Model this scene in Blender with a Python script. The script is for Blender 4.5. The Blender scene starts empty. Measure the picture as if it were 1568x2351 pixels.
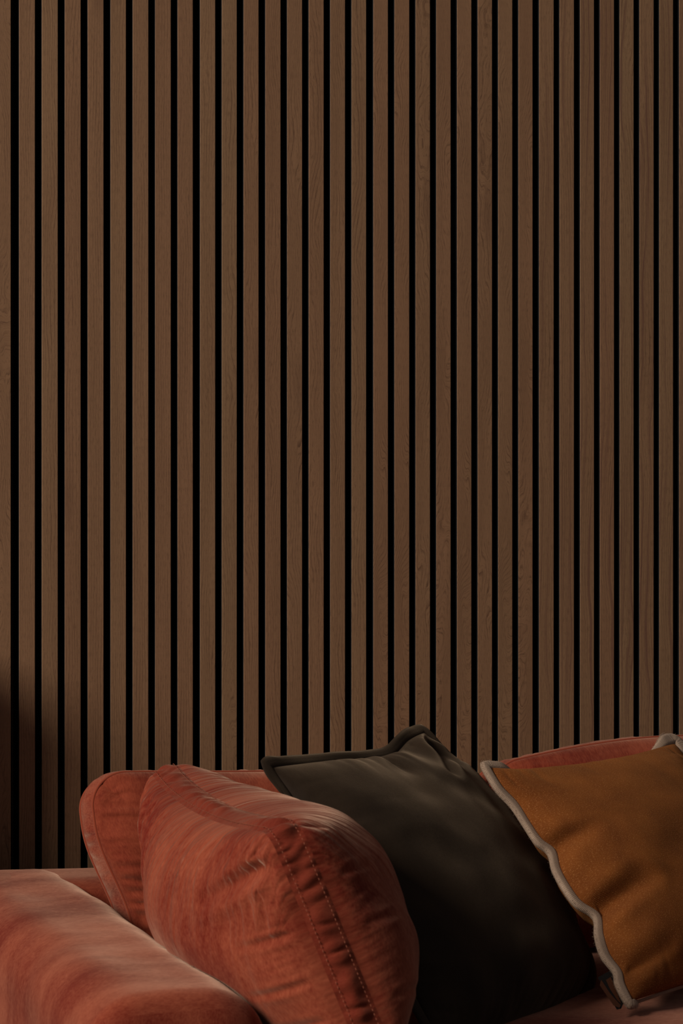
import bpy, bmesh, math, random
from mathutils import Vector, noise, Matrix
from mathutils.bvhtree import BVHTree
C = bpy.context.scene.collection
R = math.radians

# ------------------------------------------------------------------ camera
F_PX = 5550.0
TH = math.atan(F_PX / 18643.0)          # yaw to the right of the wall normal
D = 4.1526                              # camera to slat faces
EYE = 1.20
FW = Vector((math.sin(TH), math.cos(TH), 0))
RT = Vector((math.cos(TH), -math.sin(TH), 0))
UP = Vector((0, 0, 1))
CAM = Vector((0, -D, EYE))
cd = bpy.data.cameras.new('camera')
cam = bpy.data.objects.new('camera', cd); C.objects.link(cam)
cam.location = CAM
cam.rotation_euler = (R(90), 0, -TH)
cd.sensor_fit = 'VERTICAL'; cd.sensor_height = 36.0
cd.lens = 36.0 * F_PX / 2351.0
cd.clip_start = 0.05
cd.dof.use_dof = True
cd.dof.focus_distance = 4.1
cd.dof.aperture_fstop = 11
bpy.context.scene.camera = cam

def P(px, py, z):
    """point at distance z along the view axis for a spot measured on the photo"""
    return CAM + FW*z + RT*((px-784.0)/F_PX*z) + UP*((1175.5-py)/F_PX*z)

# ------------------------------------------------------------------ light
w = bpy.data.worlds.new('world'); bpy.context.scene.world = w
w.use_nodes = True
bg = w.node_tree.nodes['Background']
bg.inputs[0].default_value = (0.95, 0.95, 1.0, 1)
bg.inputs[1].default_value = 0.10

def area(name, loc, target, sx, sy, power, col):
    l = bpy.data.lights.new(name, 'AREA'); l.shape = 'RECTANGLE'
    l.size = sx; l.size_y = sy; l.energy = power; l.color = col
    o = bpy.data.objects.new(name, l); C.objects.link(o)
    o.location = loc
    o.rotation_euler = (Vector(target)-Vector(loc)).to_track_quat('-Z', 'Y').to_euler()
    return o
area('window_daylight', (-6.4, -3.1, 5.1), (1.1, -.1, .9), 3.3, 3.0, 815, (1.0, 0.95, 0.86))

vs = bpy.context.scene.view_settings
vs.view_transform = 'Standard'; vs.look = 'None'; vs.gamma = 1.0
vs.use_curve_mapping = False
vs.exposure = 0.0

# ------------------------------------------------------------------ helpers
def new_obj(name, verts, faces, mat, parent=None, smooth=True, uvs=None, uvs2=None):
    me = bpy.data.meshes.new(name)
    me.from_pydata([tuple(v) for v in verts], [], faces)
    if uvs is not None:
        ul = me.uv_layers.new(name='UVMap')
        for lp in me.loops:
            ul.data[lp.index].uv = uvs[lp.vertex_index]
    if smooth:
        me.polygons.foreach_set('use_smooth', [True]*len(me.polygons))
    for m in (mat if isinstance(mat, (list, tuple)) else [mat]):
        me.materials.append(m)
    me.update()
    o = bpy.data.objects.new(name, me); C.objects.link(o)
    if parent is not None:
        o.parent = parent
        o.matrix_parent_inverse = Matrix.Translation(-parent.location)
    return o

def empty(name, loc, label, cat, group=None):
    o = bpy.data.objects.new(name, None); C.objects.link(o)
    o.location = loc; o.empty_display_size = 0.05
    o['label'] = label; o['category'] = cat
    if group: o['group'] = group
    return o

def box_vf(x0, x1, y0, y1, z0, z1, off=0):
    v = [(x0,y0,z0),(x1,y0,z0),(x1,y1,z0),(x0,y1,z0),(x0,y0,z1),(x1,y0,z1),(x1,y1,z1),(x0,y1,z1)]
    f = [(0,3,2,1),(4,5,6,7),(0,1,5,4),(1,2,6,5),(2,3,7,6),(3,0,4,7)]
    return v, [tuple(i+off for i in q) for q in f]

def tube(path, r, seg=8, closed=False):
    """verts, faces of a tube along a list of points; r may be a list"""
    n = len(path); V = []; Fc = []
    prev = None
    for i, p in enumerate(path):
        a = path[(i-1) % n] if (closed or i > 0) else path[i]
        b = path[(i+1) % n] if (closed or i < n-1) else path[i]
        t = (b-a).normalized()
        if prev is None:
            ref = Vector((0,0,1)) if abs(t.z) < .8 else Vector((1,0,0))
            u = t.cross(ref).normalized()
        else:
            u = (prev - t*prev.dot(t)).normalized()
        prev = u
        q = t.cross(u)
        rr = r[i] if isinstance(r, (list, tuple)) else r
        for k in range(seg):
            an = 2*math.pi*k/seg
            V.append(p + (u*math.cos(an) + q*math.sin(an))*rr)
    m = n if closed else n-1
    for i in range(m):
        for k in range(seg):
            a0 = i*seg+k; a1 = i*seg+(k+1) % seg
            b0 = ((i+1) % n)*seg+k; b1 = ((i+1) % n)*seg+(k+1) % seg
            Fc.append((a0, a1, b1, b0))
    if not closed:
        Fc.append(tuple(range(seg-1, -1, -1)))
        Fc.append(tuple((n-1)*seg+k for k in range(seg)))
    return V, Fc

def lerp(a, b, t): return a + (b-a)*t
def sstep(a, b, x):
    t = max(0.0, min(1.0, (x-a)/(b-a))); return t*t*(3-2*t)
def curve_pts(pts, t):
    """Catmull-Rom through points, t 0..1"""
    n = len(pts)-1
    f = min(max(t, 0), 1)*n; i = min(int(f), n-1); u = f-i
    p0 = pts[max(i-1, 0)]; p1 = pts[i]; p2 = pts[i+1]; p3 = pts[min(i+2, n)]
    return 0.5*((2*p1) + (p2-p0)*u + (2*p0-5*p1+4*p2-p3)*u*u + (3*p1-p0-3*p2+p3)*u*u*u)
def nz(x, y, z): return noise.noise(Vector((x, y, z)))

# ------------------------------------------------------------------ materials
def mat_new(name):
    m = bpy.data.materials.new(name); m.use_nodes = True
    nt = m.node_tree; b = nt.nodes['Principled BSDF']
    return m, nt, b
def N(nt, kind, **kw):
    n = nt.nodes.new(kind)
    for k, v in kw.items(): setattr(n, k, v)
    return n
def L(nt, a, b): nt.links.new(a, b)
def math_n(nt, op, a, b=None, c=None):
    n = N(nt, 'ShaderNodeMath', operation=op)
    for i, x in enumerate((a, b, c)):
        if x is None: continue
        if isinstance(x, (int, float)): n.inputs[i].default_value = x
        else: L(nt, x, n.inputs[i])
    return n.outputs[0]
def noise_n(nt, vec, scale, detail=3, rough=.5, dist=0.0):
    n = N(nt, 'ShaderNodeTexNoise'); n.inputs['Scale'].default_value = scale
    n.inputs['Detail'].default_value = detail; n.inputs['Roughness'].default_value = rough
    n.inputs['Distortion'].default_value = dist
    L(nt, vec, n.inputs['Vector']); return n.outputs['Fac']
def mapping(nt, vec, scale=(1,1,1), loc=(0,0,0), rot=(0,0,0)):
    n = N(nt, 'ShaderNodeMapping'); n.inputs['Scale'].default_value = scale
    n.inputs['Location'].default_value = loc; n.inputs['Rotation'].default_value = rot
    L(nt, vec, n.inputs['Vector']); return n.outputs['Vector']
def ramp(nt, fac, stops):
    n = N(nt, 'ShaderNodeValToRGB'); cr = n.color_ramp
    while len(cr.elements) > 1: cr.elements.remove(cr.elements[-1])
    cr.elements[0].position = stops[0][0]; cr.elements[0].color = stops[0][1]
    for p, c in stops[1:]:
        e = cr.elements.new(p); e.color = c
    L(nt, fac, n.inputs[0]); return n.outputs[0]
def rng(nt, v, a, b, c, d):
    n = N(nt, 'ShaderNodeMapRange'); n.inputs[1].default_value = a; n.inputs[2].default_value = b
    n.inputs[3].default_value = c; n.inputs[4].default_value = d
    L(nt, v, n.inputs[0]); return n.outputs[0]
def mix(nt, fac, a, b, mode='MIX'):
    n = N(nt, 'ShaderNodeMix', data_type='RGBA', blend_type=mode)
    if isinstance(fac, (int, float)): n.inputs[0].default_value = fac
    else: L(nt, fac, n.inputs[0])
    for i, x in ((6, a), (7, b)):
        if isinstance(x, tuple): n.inputs[i].default_value = x
        else: L(nt, x, n.inputs[i])
    return n.outputs[2]
def col(r, g, b): return (r, g, b, 1)
def srgb(r, g, b, k=1.0):
    def f(c):
        c /= 255.0
        return (c/12.92 if c <= .04045 else ((c+.055)/1.055)**2.4)*k
    return (f(r), f(g), f(b), 1)

def velvet(name, deep, nap, sheen_tint, sheen=0.5, streak=1.0, mottle=1.0, rough=.85, gather=None):
    """pile cloth: the nap lies in brushed patches, UV in metres"""
    m, nt, b = mat_new(name)
    uv = N(nt, 'ShaderNodeUVMap').outputs[0]
    warp = N(nt, 'ShaderNodeTexNoise'); warp.inputs['Scale'].default_value = 6
    L(nt, uv, warp.inputs['Vector'])
    va = N(nt, 'ShaderNodeVectorMath', operation='MULTIPLY_ADD')
    L(nt, warp.outputs['Color'], va.inputs[0]); va.inputs[1].default_value = (.03, .03, 0); L(nt, uv, va.inputs[2])
    w_uv = va.outputs[0]
    n1a = noise_n(nt, mapping(nt, w_uv, (110, 45, 1)), 1.0, 4, .6)           # brushed streaks along the pile
    n1b = noise_n(nt, mapping(nt, w_uv, (420, 130, 1), (4, 4, 0)), 1.0, 3, .6)
    n1 = math_n(nt, 'MULTIPLY_ADD', n1b, .6, math_n(nt, 'MULTIPLY', n1a, .4))
    n2 = noise_n(nt, mapping(nt, w_uv, (9, 4, 1), (3, 1, 0)), 1.0, 3, .5)    # large patches
    n3 = noise_n(nt, mapping(nt, uv, (900, 260, 1)), 1.0, 2, .6)           # single tufts
    a = math_n(nt, 'MULTIPLY_ADD', math_n(nt, 'SUBTRACT', n1, .5), 2.1*streak, .40)
    a = math_n(nt, 'MULTIPLY_ADD', math_n(nt, 'SUBTRACT', n2, .5), 2.3*mottle, a)
    a = math_n(nt, 'MULTIPLY_ADD', math_n(nt, 'SUBTRACT', n3, .5), .35, a)
    a = math_n(nt, 'MAXIMUM', math_n(nt, 'MINIMUM', a, 1.0), 0.0)
    L(nt, mix(nt, a, deep, nap), b.inputs['Base Color'])
    b.inputs['Roughness'].default_value = rough
    b.inputs['Specular IOR Level'].default_value = .15
    L(nt, rng(nt, a, 0, 1, sheen*.6, sheen*1.3), b.inputs['Sheen Weight'])
    b.inputs['Sheen Roughness'].default_value = .45
    b.inputs['Sheen Tint'].default_value = sheen_tint
    bu = N(nt, 'ShaderNodeBump'); bu.inputs['Strength'].default_value = .22; bu.inputs['Distance'].default_value = .001
    L(nt, math_n(nt, 'ADD', n3, math_n(nt, 'MULTIPLY', n1, 1.2)), bu.inputs['Height'])
    L(nt, bu.outputs[0], b.inputs['Normal'])
    if gather:
        # the cloth is gathered into fine folds along its seams: relief only
        W_, H_ = gather
        sx = N(nt, 'ShaderNodeSeparateXYZ'); L(nt, uv, sx.inputs[0])
        sl = math_n(nt, 'MULTIPLY_ADD', sx.outputs[1], -.38, sx.outputs[0])      # the folds slant back as they run down
        cv = N(nt, 'ShaderNodeCombineXYZ'); L(nt, sl, cv.inputs[0]); L(nt, sx.outputs[1], cv.inputs[1])
        ln = noise_n(nt, mapping(nt, cv.outputs[0], (42, 5, 1), (7, 1, 0)), 1.0, 1, .5)
        g1 = noise_n(nt, mapping(nt, cv.outputs[0], (85, 5.5, 1)), 1.0, 2, .5, .3)
        top = rng(nt, math_n(nt, 'MULTIPLY_ADD', ln, .22, sx.outputs[1]), H_-.02, H_+.10, 0, 1)
        g2 = noise_n(nt, mapping(nt, uv, (11, 50, 1), (2, 8, 0)), 1.0, 2, .5)
        side = rng(nt, math_n(nt, 'ABSOLUTE', math_n(nt, 'SUBTRACT', math_n(nt, 'MODULO', sx.outputs[0], 3.3), W_)), .0, .04, .22, 0)
        h = math_n(nt, 'ADD', math_n(nt, 'MULTIPLY', g1, top), math_n(nt, 'MULTIPLY', g2, side))
        b2 = N(nt, 'ShaderNodeBump'); b2.inputs['Strength'].default_value = 1.0; b2.inputs['Distance'].default_value = .010
        L(nt, h, b2.inputs['Height']); L(nt, b2.outputs[0], bu.inputs['Normal'])
    return m

M = {}
M['coral'] = velvet('coral_velvet', srgb(102, 23, 8), srgb(150, 71, 46), col(1.0, .63, .44), .45)
M['coral_band'] = velvet('coral_velvet_band', srgb(92, 22, 8), srgb(130, 52, 31), col(1.0, .64, .44), .36, .6, .5)
M['coral_back'] = velvet('coral_velvet_back', srgb(96, 25, 10), srgb(143, 63, 38), col(1.0, .63, .43), .40, .8, .8)
M['olive'] = velvet('olive_velvet', srgb(28, 17, 8), srgb(43, 29, 16), col(1.0, .70, .46), .19, .3, .9, .8)

def knit(name, base, dark, fleck, sc=(420, 420), rot=0.0, sheen=.3):
    m, nt, b = mat_new(name)
    uv = N(nt, 'ShaderNodeUVMap').outputs[0]
    r = mapping(nt, uv, (1, 1, 1), (0, 0, 0), (0, 0, rot))
    w1 = N(nt, 'ShaderNodeTexWave', wave_type='BANDS', bands_direction='Y')
    w1.inputs['Scale'].default_value = sc[1]; w1.inputs['Distortion'].default_value = 2.2
    w1.inputs['Detail'].default_value = 2; w1.inputs['Detail Scale'].default_value = 2.0
    L(nt, r, w1.inputs['Vector'])
    rows = w1.outputs['Fac']
    pill = noise_n(nt, mapping(nt, r, (380, 1100, 1)), 1.0, 2, .6)
    soft = noise_n(nt, r, 14, 3, .5)
    fl = rng(nt, pill, .56, .78, 0, 1)
    c = mix(nt, rng(nt, soft, .3, .7, 0, 1), dark, base)
    c = mix(nt, math_n(nt, 'MULTIPLY', rows, .38), c, dark)
    c = mix(nt, math_n(nt, 'MULTIPLY', fl, .6), c, fleck)
    L(nt, c, b.inputs['Base Color'])
    b.inputs['Roughness'].default_value = .95; b.inputs['Specular IOR Level'].default_value = .08
    b.inputs['Sheen Weight'].default_value = sheen; b.inputs['Sheen Roughness'].default_value = .5
    b.inputs['Sheen Tint'].default_value = fleck
    bu = N(nt, 'ShaderNodeBump'); bu.inputs['Strength'].default_value = .5; bu.inputs['Distance'].default_value = .0012
    L(nt, math_n(nt, 'ADD', math_n(nt, 'MULTIPLY', rows, .45), pill), bu.inputs['Height']); L(nt, bu.outputs[0], b.inputs['Normal'])
    return m
M['ochre'] = knit('ochre_wool', srgb(124, 68, 27), srgb(92, 46, 17), srgb(205, 140, 84), (420, 165), .13, .2)
M['cream'] = knit('cream_wool', srgb(156, 130, 110), srgb(126, 103, 87), srgb(195, 172, 150), (420, 130), 0.0, .3)

def plain(name, c, rough=.8, spec=.3):
    m, nt, b = mat_new(name)
    uv = N(nt, 'ShaderNodeTexCoord').outputs['Object']
    n1 = noise_n(nt, uv, 300, 3)
    d = tuple(x*.75 for x in c[:3]) + (1,)
    L(nt, mix(nt, n1, d, c), b.inputs['Base Color'])
    b.inputs['Roughness'].default_value = rough; b.inputs['Specular IOR Level'].default_value = spec
    return m
M['felt'] = plain('black_felt', col(.0025, .0025, .0025), .95, .05)
M['edge'] = plain('black_slat_edge', col(.016, .016, .017), .5, .3)
M['thread'] = plain('pale_thread', srgb(150, 80, 56), .7)
M['plaster'] = plain('plaster', srgb(120, 110, 100), .9)
M['label'] = plain('label_cloth', srgb(20, 12, 9), .8)
M['label_mark'] = plain('label_thread', srgb(84, 42, 17), .7)
M['leg'] = plain('dark_wood', srgb(40, 28, 20), .5)

def walnut():
    """veneer; UV x = metres across (plus an offset per leaf), y = height in metres.
    vertex colour 'leaf': r figure amount, g warm/cool, b streak amount"""
    m, nt, b = mat_new('walnut_veneer')
    uv = N(nt, 'ShaderNodeUVMap').outputs[0]
    att = N(nt, 'ShaderNodeAttribute', attribute_name='leaf')
    sp = N(nt, 'ShaderNodeSeparateColor'); L(nt, att.outputs['Color'], sp.inputs[0])
    fig, warm, strk = sp.outputs[0], sp.outputs[1], sp.outputs[2]
    sx = N(nt, 'ShaderNodeSeparateXYZ'); L(nt, uv, sx.inputs[0])
    big = noise_n(nt, mapping(nt, uv, (14, 3.2, 1)), 1.0, 2, .45)
    mid = noise_n(nt, mapping(nt, uv, (30, 9, 1), (5, 2, 0)), 1.0, 2, .5)
    warp = math_n(nt, 'MULTIPLY_ADD', math_n(nt, 'SUBTRACT', big, .5), .13, 0.0)
    warp = math_n(nt, 'MULTIPLY_ADD', math_n(nt, 'SUBTRACT', mid, .5), .014, warp)
    amt = math_n(nt, 'MULTIPLY_ADD', fig, 1.0, .10)
    xw = math_n(nt, 'MULTIPLY_ADD', warp, amt, sx.outputs[0])
    # ring lines: a jittered saw, a thin dark line at the end of every ring
    jit = noise_n(nt, mapping(nt, uv, (260, 5, 1)), 1.0, 2, .5)
    ph = math_n(nt, 'MULTIPLY_ADD', xw, 210.0, math_n(nt, 'MULTIPLY', jit, .5))
    saw = math_n(nt, 'FRACT', ph)
    line = rng(nt, saw, .72, .97, 0, 1)
    line = math_n(nt, 'MULTIPLY', line, rng(nt, noise_n(nt, mapping(nt, uv, (60, 5, 1), (9, 9, 0)), 1.0, 2), .35, .7, .1, 1))
    # pores: short fine dark ticks
    cv = N(nt, 'ShaderNodeCombineXYZ'); L(nt, xw, cv.inputs[0]); L(nt, sx.outputs[1], cv.inputs[1])
    pores = rng(nt, noise_n(nt, mapping(nt, cv.outputs[0], (1500, 70, 1)), 1.0, 3, .7), .50, .72, 0, 1)
    fine = noise_n(nt, mapping(nt, cv.outputs[0], (700, 9, 1)), 1.0, 3, .6)
    tone = noise_n(nt, mapping(nt, uv, (26, 2.2, 1), (1, 7, 0)), 1.0, 3, .5)
    sk = rng(nt, noise_n(nt, mapping(nt, cv.outputs[0], (170, 1.4, 1), (2, 4, 0)), 1.0, 2), .52, .68, 0, 1)
    c = mix(nt, warm, srgb(145, 111, 80), srgb(146, 106, 77))
    c = mix(nt, rng(nt, tone, .35, .7, 0, .5), c, srgb(122, 88, 62))
    c = mix(nt, rng(nt, fine, .35, .75, 0, .30), c, srgb(118, 82, 58))
    c = mix(nt, math_n(nt, 'MULTIPLY', line, .72), c, srgb(78, 50, 36))
    c = mix(nt, math_n(nt, 'MULTIPLY', pores, .70), c, srgb(80, 54, 38))
    c = mix(nt, math_n(nt, 'MULTIPLY', sk, math_n(nt, 'MULTIPLY', strk, .65)), c, srgb(98, 62, 52))
    # darker knots and cross marks, few
    kn = N(nt, 'ShaderNodeTexVoronoi'); kn.inputs['Scale'].default_value = 1.0
    L(nt, mapping(nt, uv, (11, 2.1, 1)), kn.inputs['Vector'])
    kd = rng(nt, kn.outputs['Distance'], .0, .16, .55, 0)
    c = mix(nt, kd, c, srgb(92, 62, 46))
    L(nt, c, b.inputs['Base Color'])
    b.inputs['Roughness'].default_value = .62; b.inputs['Specular IOR Level'].default_value = .22
    bu = N(nt, 'ShaderNodeBump'); bu.inputs['Strength'].default_value = .12; bu.inputs['Distance'].default_value = .0006
    L(nt, math_n(nt, 'SUBTRACT', 1.0, pores), bu.inputs['Height']); L(nt, bu.outputs[0], b.inputs['Normal'])
    return m
M['walnut'] = walnut()

# ------------------------------------------------------------------ room shell
def structure(o): o['kind'] = 'structure'; return o
v, f = box_vf(-3.0, 4.2, .030, .15, 0, 3.4)
structure(new_obj('wall_back', v, f, M['plaster'], smooth=False))
v, f = box_vf(-3.0, 4.2, -6.5, .15, -.1, 0)
structure(new_obj('floor', v, f, M['leg'], smooth=False))

# slat edges along the wall, from the photo: dark gaps between slats (pixel columns -> metres on the wall)
GAPS = [(25,44),(80.5,96),(133,149),(185.5,201.5),(238,254),(289.5,305),(341,356.5),(392.5,408),(443,459.5),(494.5,509.5),
(544,559.5),(594,609.5),(644.5,659.5),(694,709),(743.5,758.5),(792.5,807.5),(841,857.5),(891,906),(940,954.5),(987.5,1002),
(1035,1049.5),(1082.5,1097),(1130,1144),(1176.5,1190.5),(1223,1238),(1271.5,1285),(1318,1332),(1364,1377.5),(1410,1423),
(1455,1468.5),(1501,1514),(1545.5,1559.5)]
def wall_x(px):
    t = (px-784.0)/F_PX
    z = D/(math.cos(TH) - t*math.sin(TH))
    return (FW*z + RT*(t*z)).x
edges = [(wall_x(a), wall_x(b)) for a, b in GAPS]
slats = []                                   # (x0, x1) of every slat
PITCH = .04
x0 = edges[0][0]
for k in range(16, 0, -1): slats.append((x0 - .0280 - (k-1)*PITCH, x0 - (k-1)*PITCH))
for k in range(len(edges)-1): slats.append((edges[k][1], edges[k+1][0]))
xl = edges[-1][1]
for k in range(25): slats.append((xl + k*PITCH + (.003 if k >= 1 else 0), xl + k*PITCH + .0280 + (.003 if k >= 1 else 0)))
first_visible = 16                           # slats[16] is the first whole slat (px 44..80)
panels = []
start = first_visible - 16
labels = [
 'slatted walnut wall panel far left of the sofa, outside the edge of the picture',
 'slatted walnut wall panel at the far left edge, only one figured slat of it showing',
 'slatted walnut wall panel above the sofa arm, leftmost whole panel, straight fine grain',
 'slatted walnut wall panel between the big coral cushion and the olive cushion peak',
 'slatted walnut wall panel behind the olive cushion peak with wavy repeating knot figure',
 'slatted walnut wall panel above the ochre cushion, striped with darker purplish streaks',
 'slatted walnut wall panel right of the ochre cushion, outside the edge of the picture',
 'slatted walnut wall panel farthest right, outside the edge of the picture',
]
leafsets = [  # per panel: leaf ids of the 8 slats, figure, streak
 ([1,2,1,3,1,2,3,2], .3, .2), ([1,2,1,3,1,2,3,9], .9, .1),
 ([10,11,12,13,10,14,10,14], .12, .15), ([20,21,22,23,22,24,23,24], .35, .15),
 ([30,30,31,32,30,31,30,32], 1.0, .1), ([40,41,42,42,41,40,42,41], .2, 1.0),
 ([40,41,42,42,41,40,42,41], .2, .8), ([50,51,52,51,50,52,51,50], .3, .3)]
rnd = random.Random(4)
ZT = 3.3
for pi in range(8):
    s8 = slats[pi*8:(pi+1)*8]
    if len(s8) < 8: break
    g0 = s8[0][0]-.006; g1 = s8[-1][1]+.006
    if pi < 7 and pi*8+8 < len(slats): g1 = min(g1, (s8[-1][1]+slats[pi*8+8][0])/2 - .0003)
    if pi > 0: g0 = max(g0, (slats[pi*8-1][1]+s8[0][0])/2 + .0003)
    if pi in (0, 6, 7): pass
    root = empty('slatted_panel', ((g0+g1)/2, 0.0295, 0), labels[pi], 'wall panel', 'walnut slatted panels covering the wall')
    v, f = box_vf(g0, g1, .0205, .0295, .002, ZT)
    new_obj('felt_backing', v, f, M['felt'], root, smooth=False)
    leafs, figv, stv = leafsets[pi]
    V = []; Fc = []; uvs = []; mi = []; cols = []
    c_ = .0007
    for k, (a, bx) in enumerate(s8):
        # profile across the slat with tiny eased edges (front at y = 0)
        prof = [(a, .0205), (a, c_), (a+c_*.35, c_*.3), (a+c_, 0), (bx-c_, 0), (bx-c_*.35, c_*.3), (bx, c_), (bx, .0205)]
        off = len(V); n = len(prof)
        jx = rnd.uniform(-.0025, .0025); jy = rnd.uniform(-.05, .05)
        if pi == 4: jy = [0, -.02, .3, .5, .03, .32, .01, .47][k]*.6
        cc = (min(1, max(0, figv + rnd.uniform(-.12, .12))), rnd.random(), min(1, max(0, stv*rnd.uniform(.5, 1.1))))
        for z in (.004, ZT-.002):
            for (x, y) in prof:
                V.append((x, y, z)); uvs.append((leafs[k]*3.17 + (x-a) + jx, z + jy)); cols.append(cc)
        for j in range(n-1):
            Fc.append((off+j, off+j+1, off+n+j+1, off+n+j)); mi.append(1 if j in (0, 6) else 0)
        Fc.append(tuple(off+j for j in range(n-1, -1, -1))); mi.append(1)
        Fc.append(tuple(off+n+j for j in range(n))); mi.append(1)
    o = new_obj('slats', V, Fc, [M['walnut'], M['edge']], root, smooth=False, uvs=uvs)
    o.data.polygons.foreach_set('material_index', mi)
    ca = o.data.color_attributes.new('leaf', 'FLOAT_COLOR', 'POINT')
    for i, c in enumerate(cols): ca.data[i].color = (c[0], c[1], c[2], 1)

# ------------------------------------------------------------------ cushions
def coons(bt, tp, lf, rt):
    """boundary curve functions of s or t in 0..1 -> Vector; bottom, top, left, right"""
    c00, c10, c01, c11 = bt(0), bt(1), tp(0), tp(1)
    def f(s, t):
        return (bt(s)*(1-t) + tp(s)*t + lf(t)*(1-s) + rt(t)*s
                - (c00*(1-s)*(1-t) + c10*s*(1-t) + c01*(1-s)*t + c11*s*t))
    return f

def cushion_mesh(surf, nrm, n, front, back, gus, expo, wr, seed, size, corner=0.0, creases=(), low=.006, ew=((1,1,1,1),(1,1,1,1))):
    """two puffed faces over a mid surface. surf(s,t) -> point, nrm = unit normal,
    front/back = belly height, gus = width of the side band, wr = (amp, length, freq).
    returns cover verts/faces/uvs and the two seam loops"""
    W, H = size
    V = []; Fc = []; U = []
    loops = []
    ax = (surf(1, .5)-surf(0, .5)).normalized(); ay = (surf(.5, 1)-surf(.5, 0)).normalized()
    def warp(s, t):
        a, b = 2*s-1, 2*t-1
        x, y, hw, hh = a*W/2, b*H/2, W/2, H/2
        cx, cy = min(max(x, corner-hw), hw-corner), min(max(y, corner-hh), hh-corner)
        dx, dy = x-cx, y-cy
        l_ = math.hypot(dx, dy)
        if corner > 0 and l_ > 1e-9 and dx != 0 and dy != 0:
            m_ = max(abs(dx), abs(dy))/l_
            x, y = cx+dx*m_, cy+dy*m_
        return (x/hw+1)/2, (y/hh+1)/2
    for side, T in ((1, front), (-1, back)):
        base = len(V)
        for j in range(n+1):
            # denser rows near the edges
            t = .5-.5*math.cos(math.pi*j/n)
            t = .35*j/n + .65*t
            for i in range(n+1):
                s = .5-.5*math.cos(math.pi*i/n)
                s = .35*i/n + .65*s
                ws, wt = warp(s, t)
                p = surf(ws, wt)
                a, b = 2*s-1, 2*t-1
                q = max(0, 1-abs(a)**2.2)*max(0, 1-abs(b)**2.2)
                h = T*(q**expo)
                # dist to the edges, metres
                ds = [(t*H, s*W, 11), ((1-t)*H, s*W, 23), (s*W, t*H, 37), ((1-s)*W, t*H, 51)]
                d = 0
                for ei, (dist, al, k) in enumerate(ds):
                    we = ew[0 if side > 0 else 1][ei]
                    if we == 0: continue
                    lenv = wr[1]*(.35+1.9*abs(nz(al*23, k+seed, 1.7)))*1.2*min(1.7, max(.5, we))
                    env = math.exp(-(dist/lenv)**1.8) * (1-math.exp(-dist/.006))
                    if env < .004: continue
                    r = 1-abs(nz(al*wr[2]+dist*6, dist*4.5, k+seed))*4.2
                    r = max(r, -.45)
                    g = .30 + 1.6*max(0, nz(al*7, k, seed+4.0)+.15)
                    d -= wr[0]*env*r*g*we
                env0 = min(1, q*6)
                d += low*env0*nz(p.x*7+seed, p.y*7, p.z*7+side)*1.4 + low*.5*env0*nz(p.x*17+seed, p.y*17, p.z*17+side)
                for (cs0, ct0, cs1, ct1, wid, dep, sd) in creases:
                    if sd != side: continue
                    ax_, ay_ = s*W-cs0*W, t*H-ct0*H
                    bx_, by_ = (cs1-cs0)*W, (ct1-ct0)*H
                    tt = max(0, min(1, (ax_*bx_+ay_*by_)/(bx_*bx_+by_*by_)))
                    dx_, dy_ = ax_-bx_*tt, ay_-by_*tt
                    rr = math.hypot(dx_, dy_)
                    # valley with a lip beside it
                    x_ = rr/wid
                    d += -dep*math.exp(-x_*x_)*(1-.75*tt) + dep*.45*math.exp(-(x_-1.9)**2)*(1-.75*tt)
                V.append(p + nrm*side*(gus/2 + h + d*min(1, q*14)))
                U.append((s*W + (0 if side > 0 else 3.3), t*H))
        for j in range(n):
            for i in range(n):
                a = base + j*(n+1)+i
                qd = (a, a+1, a+n+2, a+n+1)
                Fc.append(qd if side > 0 else qd[::-1])
        lp = [base+i for i in range(n+1)] + [base+j*(n+1)+n for j in range(1, n+1)] + \
             [base+n*(n+1)+i for i in range(n-1, -1, -1)] + [base+j*(n+1) for j in range(n-1, 0, -1)]
        loops.append([V[i] for i in lp]); 
        if side > 0: lpf = lp
        else: lpb = lp
    if gus <= 1e-6:
        # weld the two rims
        mp = dict(zip(lpb, lpf))
        Fc = [tuple(mp.get(i, i) for i in q) for q in Fc]
    return V, Fc, U, loops

def gusset_mesh(lf, lb, nrm, centre, seed, bulge=.006, m=8, wr=.003):
    V = []; Fc = []; U = []
    n = len(lf); acc = 0
    for i in range(n):
        a, b = lf[i], lb[i]
        if i: acc += (lf[i]-lf[i-1]).length
        tg = (lf[(i+1) % n]-lf[i-1]).normalized()
        out = tg.cross(nrm).normalized()
        if out.dot(a-centre) < 0: out = -out
        for k in range(m+1):
            u = k/m
            bl = bulge*math.sin(math.pi*u)
            r = (1-abs(nz(acc*52, u*.9, seed))*3.4)
            r2 = nz(acc*9, u*1.2, seed+9)
            bl -= wr*max(-.4, r)*math.sin(math.pi*u)**.6*(.4+1.2*max(0, nz(acc*6, 3, seed)+.3)) + wr*1.2*r2*math.sin(math.pi*u)
            V.append(a.lerp(b, u) + out*bl); U.append((acc, u*(a-b).length))
    for i in range(n):
        j = (i+1) % n
        for k in range(m):
            Fc.append((i*(m+1)+k, i*(m+1)+k+1, j*(m+1)+k+1, j*(m+1)+k))
    return V, Fc, U

def resample(path, step, closed=True):
    pts = path + ([path[0]] if closed else [])
    out = []; carry = 0
    for a, b in zip(pts[:-1], pts[1:]):
        l = (b-a).length
        if l < 1e-9: continue
        d = carry
        while d < l:
            out.append(a.lerp(b, d/l)); d += step
        carry = d-l
    return out

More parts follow.
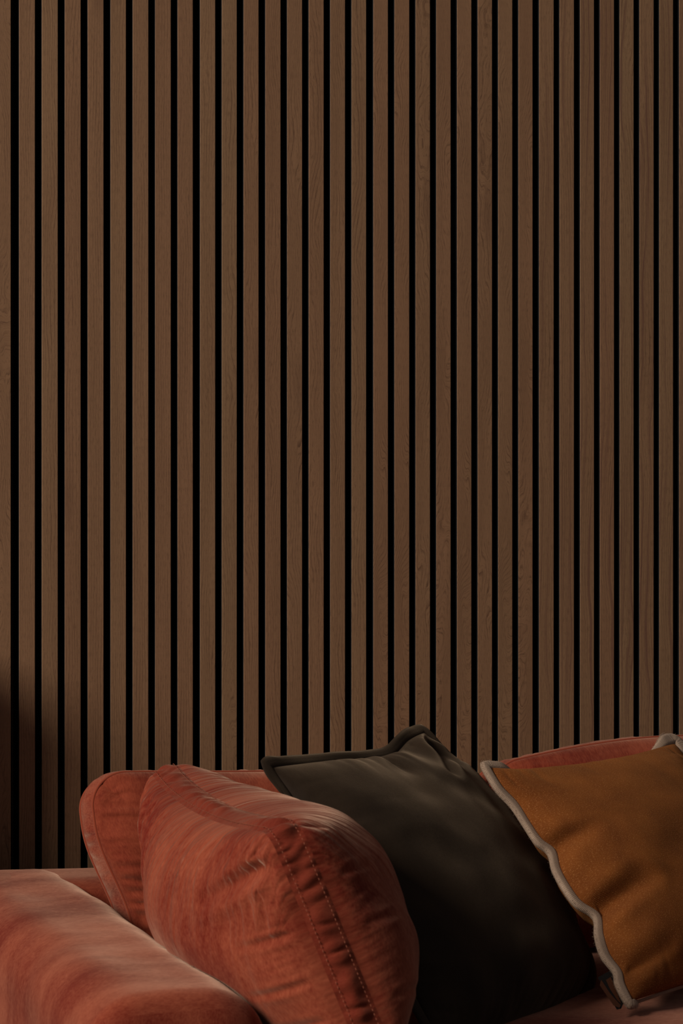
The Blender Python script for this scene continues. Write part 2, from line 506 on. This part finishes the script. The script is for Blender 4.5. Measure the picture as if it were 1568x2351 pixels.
def stitches(name, path, parent, out, ln=.0036, gap=.0022, r=.0006, mat=None):
    """a row of thread dashes as one mesh"""
    pts = resample(path, .0012)
    V = []; Fc = []
    per = ln+gap; k = int(round(per/.0012)); l = int(round(ln/.0012))
    for i in range(0, len(pts)-k, k):
        seg = [p+out*r*.4 for p in pts[i:i+l+1]]
        if len(seg) < 2 or (seg[-1]-seg[0]).length < 1e-4: continue
        v, f = tube([seg[0], seg[len(seg)//2]+out*r*.7, seg[-1]], [r*.6, r, r*.6], 5)
        Fc += [tuple(x+len(V) for x in q) for q in f]; V += v
    return new_obj(name, V, Fc, mat or M['thread'], parent)

# ------------------------------------------------------------------ sofa
ROT = R(2.6)
SU = Vector((math.cos(ROT), math.sin(ROT), 0))       # along the sofa, to the right
SF = Vector((math.sin(ROT), -math.cos(ROT), 0))      # towards the front
SO = P(165, 1500, 4.08); SO.z = 0                    # where the arm's inner face meets the sofa's back
def S(u, v_, z): return SO + SU*u + SF*v_ + UP*z
ARM_Z, SEAT_Z, ARM_W, DEPTH, LEN = .606, .475, .235, 1.13, 2.05
sofa = empty('sofa', S(LEN/2, .5, 0), 'coral red velvet sofa with low back and rounded arm standing against the slatted wall', 'sofa')

def soft_block(name, u0, u1, v0, v1, z0, z1, rad, mat, parent, seed, amp=.006, dens=.02, crown=0.0, top=None, ky=1.0):
    """upholstered block: a rounded box as one closed surface with soft unevenness"""
    bm = bmesh.new()
    su, sv, sz = u1-u0, v1-v0, z1-z0
    n = [max(2, int(x/dens)) for x in (su, sv, sz)]
    idx = {}
    def vert(i, j, k):
        key = (i, j, k)
        if key not in idx:
            p = Vector((i/n[0]*su, j/n[1]*sv, k/n[2]*sz))
            p.y *= ky
            c = Vector((min(max(p.x, rad), su-rad), min(max(p.y, rad), sv*ky-rad), min(max(p.z, rad), sz-rad)))
            d = p-c
            if d.length > 1e-9:
                m_ = max(abs(d.x), abs(d.y), abs(d.z))
                p = c + d.normalized()*rad*(m_/rad) if m_ > 0 else p
            nn = (p-c)
            nn = nn.normalized() if nn.length > 1e-6 else Vector((0, 0, 1))
            p.y /= ky; c.y /= ky
            fu, fv = p.x/su, p.y/sv
            p = p + Vector((0, 0, 1))*crown*(16*fu*(1-fu)*fv*(1-fv))*(p.z/sz)
            p = p + nn*amp*(nz(p.x*5+seed, p.y*5, p.z*5) + .5*nz(p.x*13+seed, p.y*13, p.z*13))
            if top: p = top(p, su, sv, sz)
            idx[key] = bm.verts.new(S(u0+p.x, v0+p.y, z0+p.z))
        return idx[key]
    uvl = bm.loops.layers.uv.new('UVMap')
    def quad(a, uvq):
        vs_ = [vert(*q) for q in a]
        fc = bm.faces.new(vs_); fc.smooth = True
        for lp, q in zip(fc.loops, uvq): lp[uvl].uv = q
    for (A, B, K, off) in ((0, 1, 2, 0.0), (0, 2, 1, 5.0), (1, 2, 0, 9.0)):
        for side in (0, n[K]):
            for a in range(n[A]):
                for b in range(n[B]):
                    q = []; uq = []
                    for (da, db) in ((0,0),(1,0),(1,1),(0,1)):
                        c = [0,0,0]; c[A] = a+da; c[B] = b+db; c[K] = side
                        q.append(tuple(c))
                        uu = c[A]/n[A]*(su, sv, sz)[A]; vv = c[B]/n[B]*(su, sv, sz)[B]
                        # the cloth runs over the top and down the sides: keep the pile in one direction
                        if K == 2: uq.append((vv, uu + .0))
                        elif K == 0: uq.append((uu, vv-sz if side == 0 else su+sz-vv))
                        else: uq.append((uu+2, vv))
                    if (side == 0) != (K == 1): q = q[::-1]; uq = uq[::-1]
                    quad(q, uq)
    bmesh.ops.recalc_face_normals(bm, faces=bm.faces)
    me = bpy.data.meshes.new(name); bm.to_mesh(me); bm.free()
    me.materials.append(mat)
    o = bpy.data.objects.new(name, me); C.objects.link(o)
    o.parent = parent; o.matrix_parent_inverse = Matrix.Translation(-parent.location)
    return o

soft_block('base', 0, LEN, .02, DEPTH-.03, .10, .30, .03, M['coral_back'], sofa, 3, .003, .04)
soft_block('back_frame', -ARM_W+.01, LEN+ARM_W-.01, 0, .21, .12, ARM_Z+.001, .055, M['coral_back'], sofa, 5, .004, .016)
soft_block('arm', -ARM_W, 0, .01, DEPTH, .08, ARM_Z, .075, M['coral'], sofa, 1, .006, .012, ky=1.8)
soft_block('arm', LEN, LEN+ARM_W, .05, DEPTH, .08, ARM_Z, .075, M['coral'], sofa, 8, .006, .03)
soft_block('seat_cushion', .004, LEN/2-.003, .19, DEPTH-.01, .28, SEAT_Z, .045, M['coral'], sofa, 12, .006, .02, .003)
soft_block('seat_cushion', LEN/2+.003, LEN-.004, .19, DEPTH-.01, .28, SEAT_Z, .045, M['coral'], sofa, 15, .006, .03, .003)
for (u, v_) in ((-.12, .08), (LEN+.12, .08), (-.12, DEPTH-.1), (LEN+.12, DEPTH-.1)):
    a = S(u, v_, 0); vv, ff = tube([a, a+UP*.05, a+UP*.10], [.018, .022, .026], 16)
    new_obj('leg', vv, ff, M['leg'], sofa)

# back cushions: piped box cushions leaning on the low back
def back_cushion(u0, u1, zt, seed, lean=.06, dv=0.0, top_fn=None, lf_fn=None):
    n = 110
    vb, vt = .345+dv, .345-lean+dv
    W, H = u1-u0, zt-SEAT_Z
    A, Bv = SU, (UP*(H) + SF*(vt-vb)).normalized()
    nrm = (A.cross(Bv)).normalized()
    if nrm.dot(SF) < 0: nrm = -nrm
    du = lf_fn or (lambda t: 0.0)
    def bt(s): return S(lerp(u0+du(0), u1, s), vb, SEAT_Z+.004)
    def tp(s): return S(lerp(u0+du(1), u1, s), vt, zt + (top_fn(s) if top_fn else 0))
    def lf(t): return bt(0).lerp(tp(0), t) + SU*(du(t) - lerp(du(0), du(1), t))
    def rt(t): return bt(1).lerp(tp(1), t)
    sf = coons(bt, tp, lf, rt)
    V, Fc, U, loops = cushion_mesh(sf, nrm, n, .085, .035, .085, .55, (.0042, .05, 55), seed, (W, H), corner=.055, low=.007, ew=((.5, .5, 2.4, 1.3), (.2, .2, .2, .2)))
    o = new_obj('back_cushion', V, Fc, M['coral_back'], sofa, uvs=U)
    g = gusset_mesh(loops[0], loops[1], nrm, sf(.5, .5), seed, .006, 8, .002)
    b = new_obj('side_band', g[0], g[1], M['coral'], o, uvs=g[2])
    for k, lp in enumerate(loops):
        pp = resample(lp, .004)
        v, f = tube(pp, .0028, 8, True)
        q = new_obj('piping', v, f, M['coral'], o)
    return o
back_cushion(-.016, .61, .782, 2, top_fn=lambda s: .004*math.cos(2*math.pi*s), lf_fn=lambda t: .040*(1-t)**1.5 - .030*sstep(.25, .75, t))
back_cushion(.62, 1.30, .772, 6, top_fn=lambda s: .040*math.sin(math.pi*s))
back_cushion(1.31, LEN-.01, .790, 9)

# made-up cabinet, added outside the frame to shade the wall's lower left
sb = empty('added_shade_cabinet', (-.02, -.09, 0), 'slim dark shadow caster added left of the sofa, outside the edge of the picture', 'shadow caster')
v, f = box_vf(-.42, .445, -.165, -.006, .12, 1.0); new_obj('body', v, f, M['leg'], sb, smooth=False)
v, f = box_vf(-.43, .45, -.18, -.004, 1.001, 1.025); new_obj('top', v, f, M['leg'], sb, smooth=False)
for x in (-.417, .016):
    v, f = box_vf(x, x+.425, -.183, -.166, .13, .99); d_ = new_obj('door', v, f, M['leg'], sb, smooth=False)
    v, f = box_vf(x+.18, x+.22, -.197, -.184, .80, .81); k_ = new_obj('handle', v, f, M['edge'], d_, smooth=False)
for x in (-.39, .34):
    for y in (-.155, -.05):
        v, f = box_vf(x, x+.03, y, y+.03, 0, .119); new_obj('leg', v, f, M['leg'], sb, smooth=False)

# ------------------------------------------------------------------ coral box cushion leaning on the arm
trees = []
def press(V, gap=.0015):
    """soft contact: points that would lie inside the box cushion are pushed out onto its surface"""
    (tr, cen), (tg2, _) = trees
    for p in V:
        loc, n_, i_, d_ = tr.find_nearest(p)
        if n_.dot(loc-cen) < 0: n_ = -n_
        if d_ < .12 and (p-loc).dot(n_) < gap and (p-cen).length < (loc-cen).length + .02:
            p += (loc + n_*gap - p)

def coral_cushion():
    tb = P(370, 1752, 3.62); tf = P(652, 1898, 3.04)        # top corners on the centre of the side band: back, front
    bf = P(878, 2450, 2.99)                                 # bottom front
    bb = tb + (bf-tf)*1.02
    bf.z = max(bf.z, SEAT_Z+.01)
    cen = (tb+tf+bf+bb)/4
    root = empty('box_cushion', (cen.x, cen.y, SEAT_Z), 'big coral velvet box cushion with stitched side band, propped upright on the sofa arm', 'cushion')
    A = (tf-tb).normalized(); Bv = (tb-bb).normalized()
    nrm = A.cross(Bv).normalized()                          # must face left (towards the arm)
    if nrm.dot(RT) > 0: nrm = -nrm
    sf = coons(lambda s: bb.lerp(bf, s), lambda s: tb.lerp(tf, s) - UP*(.016*math.sin(math.pi*s)) + UP*(.020*math.exp(-s*9)) + (tb-tf).normalized()*(.010*math.exp(-s*9)), lambda t: bb.lerp(tb, t), lambda t: bf.lerp(tf, t))
    W, H = (tf-tb).length, (tb-bb).length
    cre = [(.985, .88, .78, .77, .011, .013, 1), (.985, .60, .88, .58, .005, .0035, 1), (.985, .40, .86, .37, .005, .0035, 1), (.985, .24, .88, .21, .006, .003, 1),
           (.985, .74, .90, .70, .005, .003, -1), (.985, .52, .88, .46, .005, .0025, -1), (.985, .22, .86, .14, .005, .003, -1)]
    mg = velvet('coral_velvet_gathered', srgb(102, 23, 8), srgb(150, 71, 46), col(1.0, .63, .44), .36, gather=(W, H))
    V, Fc, U, loops = cushion_mesh(sf, nrm, 200, .115, .150, .042, .50, (.0042, .050, 62), 31, (W, H), corner=.030, creases=cre, low=.009,
        ew=((.5, 2.6, .8, .5), (.5, .8, .5, .3)))
    for p in V:                                             # the lower left of the cushion is pressed flat by the arm
        q = p-SO; u, z = q.dot(SU), p.z
        if z < ARM_Z:
            zz = max(0.0, z-(ARM_Z-.075))
            lim = .002 - (.075-math.sqrt(max(0, .075**2-zz*zz)))
            if u < lim: p += SU*(lim-u)
    new_obj('cover', V, Fc, mg, root, uvs=U)
    gq = gusset_mesh(loops[0], loops[1], nrm, cen, 4, .006, 10, .0050)
    trees.append((BVHTree.FromPolygons(V, Fc), cen)); trees.append((BVHTree.FromPolygons(gq[0], gq[1]), cen))
    g = gusset_mesh(loops[0], loops[1], nrm, cen, 4, .006, 10, .0050)
    new_obj('side_band', g[0], g[1], M['coral_band'], root, uvs=g[2])
    for lp, sgn in ((loops[0], 1), (loops[1], -1)):
        off = []
        n = len(lp)
        pth = []
        for i in range(n):
            tg = (lp[(i+1) % n]-lp[i-1]).normalized(); out = tg.cross(nrm).normalized()
            if out.dot(lp[i]-cen) < 0: out = -out
            pth.append(lp[i] - nrm*sgn*.006 + out*.004); off.append(out)
        V2, F2 = [], []
        pts = resample(pth, .0012)
        for i in range(0, len(pts)-5, 5):
            out = (pts[i]-cen); out = (out - nrm*out.dot(nrm)).normalized()
            v, f = tube([pts[i], pts[i+1]+out*.0004, pts[i+3]], [.0003, .0006, .0003], 5)
            F2 += [tuple(x+len(V2) for x in q) for q in f]; V2 += v
        new_obj('stitching', V2, F2, M['thread'], root)
    return root
coral_cushion()

# ------------------------------------------------------------------ knife-edge cushions with traced rims
def plane_pt(px, py, O, nrm):
    d = (P(px, py, 1.0)-CAM)
    return CAM + d*((O-CAM).dot(nrm)/d.dot(nrm))

def flange_mesh(inner, outer, nrm, th=.004, m=5, ths=None):
    """a closed flat hem band with real thickness between two loops"""
    n = len(inner); V = []; Fc = []; U = []; acc = 0
    ring = 2*(m+1)
    for i in range(n):
        if i: acc += (inner[i]-inner[i-1]).length
        a, b = inner[i], outer[i]
        th = ths[i] if ths else th
        for k in range(m+1):
            u = k/m; h = th*math.sqrt(max(0, 1-(2*u-1)**4))*.5+.0004
            V.append(a.lerp(b, u)+nrm*h); U.append((u*.03, acc))
        for k in range(m, -1, -1):
            u = k/m; h = th*math.sqrt(max(0, 1-(2*u-1)**4))*.5+.0004
            V.append(a.lerp(b, u)-nrm*h); U.append((u*.03+.1, acc))
    for i in range(n):
        j = (i+1) % n
        for k in range(ring):
            k2 = (k+1) % ring
            Fc.append((i*ring+k, j*ring+k, j*ring+k2, i*ring+k2))
    return V, Fc, U

def olive_cushion():
    TL, TR, BR = P(622, 1762, 3.50), P(972, 1682, 3.88), P(1318, 2275, 3.62)
    BL = TL + (BR-TR)
    BL += FW*.03 + RT*.01
    BL.z = max(BL.z, SEAT_Z+.02)
    nrm = (TR-TL).cross(BR-TR).normalized()
    if nrm.dot(FW) > 0: nrm = -nrm
    cen = (TL+TR+BR+BL)/4
    root = empty('velvet_cushion', (cen.x, cen.y, SEAT_Z), 'dark olive velvet cushion with flanged rim, leaning behind the big coral cushion', 'cushion')
    top_px = [(622,1762),(680,1757),(745,1752),(810,1750),(865,1742),(905,1732),(935,1702),(972,1682)]
    tops = [plane_pt(x, y, TL, nrm) for x, y in top_px]
    bow = lambda a, b, d, t: a.lerp(b, t) + d*math.sin(math.pi*t)
    inn = (cen-(TL+BL)/2).normalized(); inr = (cen-(TR+BR)/2).normalized(); inb = (cen-(BL+BR)/2).normalized()
    rights = [plane_pt(x, y, TL, nrm) for x, y in [(1318,2298),(1345,2248),(1342,2192),(1300,2100),(1252,2005),(1168,1900),(1082,1797),(1030,1742),(972,1682)]]
    BR = rights[0]
    sf = coons(lambda s: bow(BL, BR, inb*-.012, s), lambda s: curve_pts(tops, s),
               lambda t: bow(BL, TL, inn*.015, t), lambda t: curve_pts(rights, t))
    W, H = (TR-TL).length, (TR-BR).length
    cre = [(.97, .97, .70, .80, .012, .010, 1), (.85, 1.0, .5, .86, .02, .006, 1), (.55, .99, .42, .75, .02, .006, 1), (.9, .9, .8, .62, .02, .007, 1)]
    V, Fc, U, loops = cushion_mesh(sf, nrm, 120, .085, .075, 0.0, .62, (.0035, .05, 30), 44, (W, H), corner=0.0, creases=cre, low=.008)
    inner0 = [p.copy() for p in loops[0]]
    press(V)
    new_obj('cover', V, Fc, M['olive'], root, uvs=U)
    inner = inner0; n = len(inner); outer = []
    for i in range(n):
        tg = (inner[(i+1) % n]-inner[i-1]).normalized(); out = tg.cross(nrm).normalized()
        if out.dot(inner[i]-cen) < 0: out = -out
        outer.append(out)
    # smooth the outward directions round the corners
    sm = []
    for i in range(n):
        a = Vector()
        for k in range(-9, 10): a += outer[(i+k) % n]
        sm.append(a.normalized())
    ring = [inner[i] + sm[i]*(.019+.002*nz(i*.08, 0, 3)) + nrm*(.004*nz(i*.05, 2, 1)) for i in range(n)]
    base = [inner[i] - sm[i]*.003 for i in range(n)]
    v, f, u = flange_mesh(base, ring, nrm, .0045)
    press(v, .003)
    new_obj('flange', v, f, M['olive'], root, uvs=u)
olive_cushion()

def ochre_cushion():
    TL, TR, BL = P(1120, 1762, 3.72), P(1548, 1706, 4.00), P(1447, 2300, 3.46)
    BR = TR + (BL-TL)
    nrm = (TR-TL).cross(BL-TL).normalized()
    if nrm.dot(FW) > 0: nrm = -nrm
    cen = (TL+TR+BR+BL)/4
    root = empty('wool_cushion', (cen.x, cen.y, SEAT_Z), 'ochre brown wool cushion with wavy cream edging, at the right end of the row', 'cushion')
    left_px = [(1120,1762),(1148,1808),(1184,1846),(1212,1890),(1240,1930),(1272,1956),(1284,2000),(1306,2040),(1332,2074),(1374,2104),
               (1382,2150),(1396,2195),(1422,2232),(1430,2262),(1447,2300)]
    lefts = [plane_pt(x, y, TL, nrm) for x, y in left_px][::-1]
    top_px = [(1120,1762),(1190,1770),(1260,1766),(1340,1758),(1430,1742),(1500,1722),(1548,1706)]
    tops = [plane_pt(x, y, TL, nrm) for x, y in top_px]
    bow = lambda a, b, d, t: a.lerp(b, t) + d*math.sin(math.pi*t)
    inr = (cen-(TR+BR)/2).normalized(); inb = (cen-(BL+BR)/2).normalized()
    sf = coons(lambda s: bow(BL, BR, inb*.012, s), lambda s: curve_pts(tops, s),
               lambda t: curve_pts(lefts, t), lambda t: bow(BR, TR, inr*.015, t))
    W, H = (TR-TL).length, (TL-BL).length
    cre = [(.01, .36, .22, .40, .016, .016, 1), (.01, .64, .10, .64, .016, .012, 1), (.02, .11, .2, .13, .016, .010, 1)]
    V, Fc, U, loops = cushion_mesh(sf, nrm, 120, .080, .075, 0.0, .60, (.003, .035, 34), 71, (W, H), creases=cre, low=.005)
    new_obj('cover', V, Fc, M['ochre'], root, uvs=U)
    inner = loops[0]; n = len(inner); outs = []
    for i in range(n):
        tg = (inner[(i+1) % n]-inner[i-1]).normalized(); out = tg.cross(nrm).normalized()
        if out.dot(inner[i]-cen) < 0: out = -out
        outs.append(out)
    sm = []
    for i in range(n):
        a = Vector()
        for k in range(-7, 8): a += outs[(i+k) % n]
        sm.append(a.normalized())
    ring = []; ths = []
    for i in range(n):
        p = inner[i]
        dl = 0 if i >= 360 else min((p-TL).length, (p-BL).length)    # 0 on the left side: flat and wide there
        dc = min((p-TL).length, (p-TR).length)                       # wide again at the two upper ears
        c = max(1-sstep(.0, .03, dl), 1-sstep(.02, .075, dc))
        ths.append(lerp(.003, .010, c))
        ring.append(p + sm[i]*lerp(.001, .0135+.010*(1-sstep(0, .05, (p-TR).length))+.002*nz(i*.07, 1, 5), c) + nrm*(.003*nz(i*.06, 2, 1) - .012*(1-c)))
    base = [inner[i] - sm[i]*.003 - nrm*.010*(1-(ths[i]-.003)/.007) for i in range(n)]
    v, f, u = flange_mesh(base, ring, nrm, .013, 7, ths)
    new_obj('edging', v, f, M['cream'], root, uvs=u)
    # fuzz: loose wool hairs standing off the edging
    rr = random.Random(5); V2 = []; F2 = []
    for i in range(0, 2600):
        k = rr.randrange(n); p = ring[k].lerp(ring[(k+1) % n], rr.random()) + nrm*rr.uniform(-.004, .004)
        d = (sm[k] + Vector((rr.uniform(-1, 1), rr.uniform(-1, 1), rr.uniform(-1, 1)))*.8).normalized()
        ln = rr.uniform(.0008, .0026)*(1.0 if ths[k] > .006 else .2)
        e = p + d*ln; mid = p.lerp(e, .5) + Vector((rr.uniform(-1, 1), rr.uniform(-1, 1), rr.uniform(-1, 1)))*ln*.2
        v, f = tube([p - d*.001, mid, e], [.00014, .0001, .00005], 3)
        F2 += [tuple(x+len(V2) for x in q) for q in f]; V2 += v
    fz = new_obj('wool_fuzz', V2, F2, M['cream'], root); fz['kind'] = 'stuff'
    # woven tag sewn into the lower left seam, with a pale mark on it
    def tagpt(px, py, off): return plane_pt(px, py, TL - nrm*off, nrm)
    def plate(name, pts, o0, o1, mat, par):
        n_ = len(pts)
        V3 = [tagpt(x, y, o0) for x, y in pts] + [tagpt(x, y, o1) for x, y in pts]
        F3 = [tuple(range(n_)), tuple(range(2*n_-1, n_-1, -1))] + [(i, (i+1) % n_, (i+1) % n_+n_, i+n_) for i in range(n_)]
        return new_obj(name, V3, F3, mat, par, smooth=False)
    tg_ = plate('care_label', [(1372,2244),(1412,2222),(1436,2292),(1426,2316),(1416,2318)], .004, .0046, M['label'], root)
    plate('mark', [(1377,2262),(1380,2249),(1400,2280),(1425,2308),(1422,2314),(1408,2308)], .0034, .0039, M['label_mark'], tg_)
    plate('mark', [(1391,2250),(1402,2243),(1410,2262),(1426,2304),(1417,2296),(1400,2270)], .0034, .0039, M['label_mark'], tg_)
    return root
ochre_cushion()
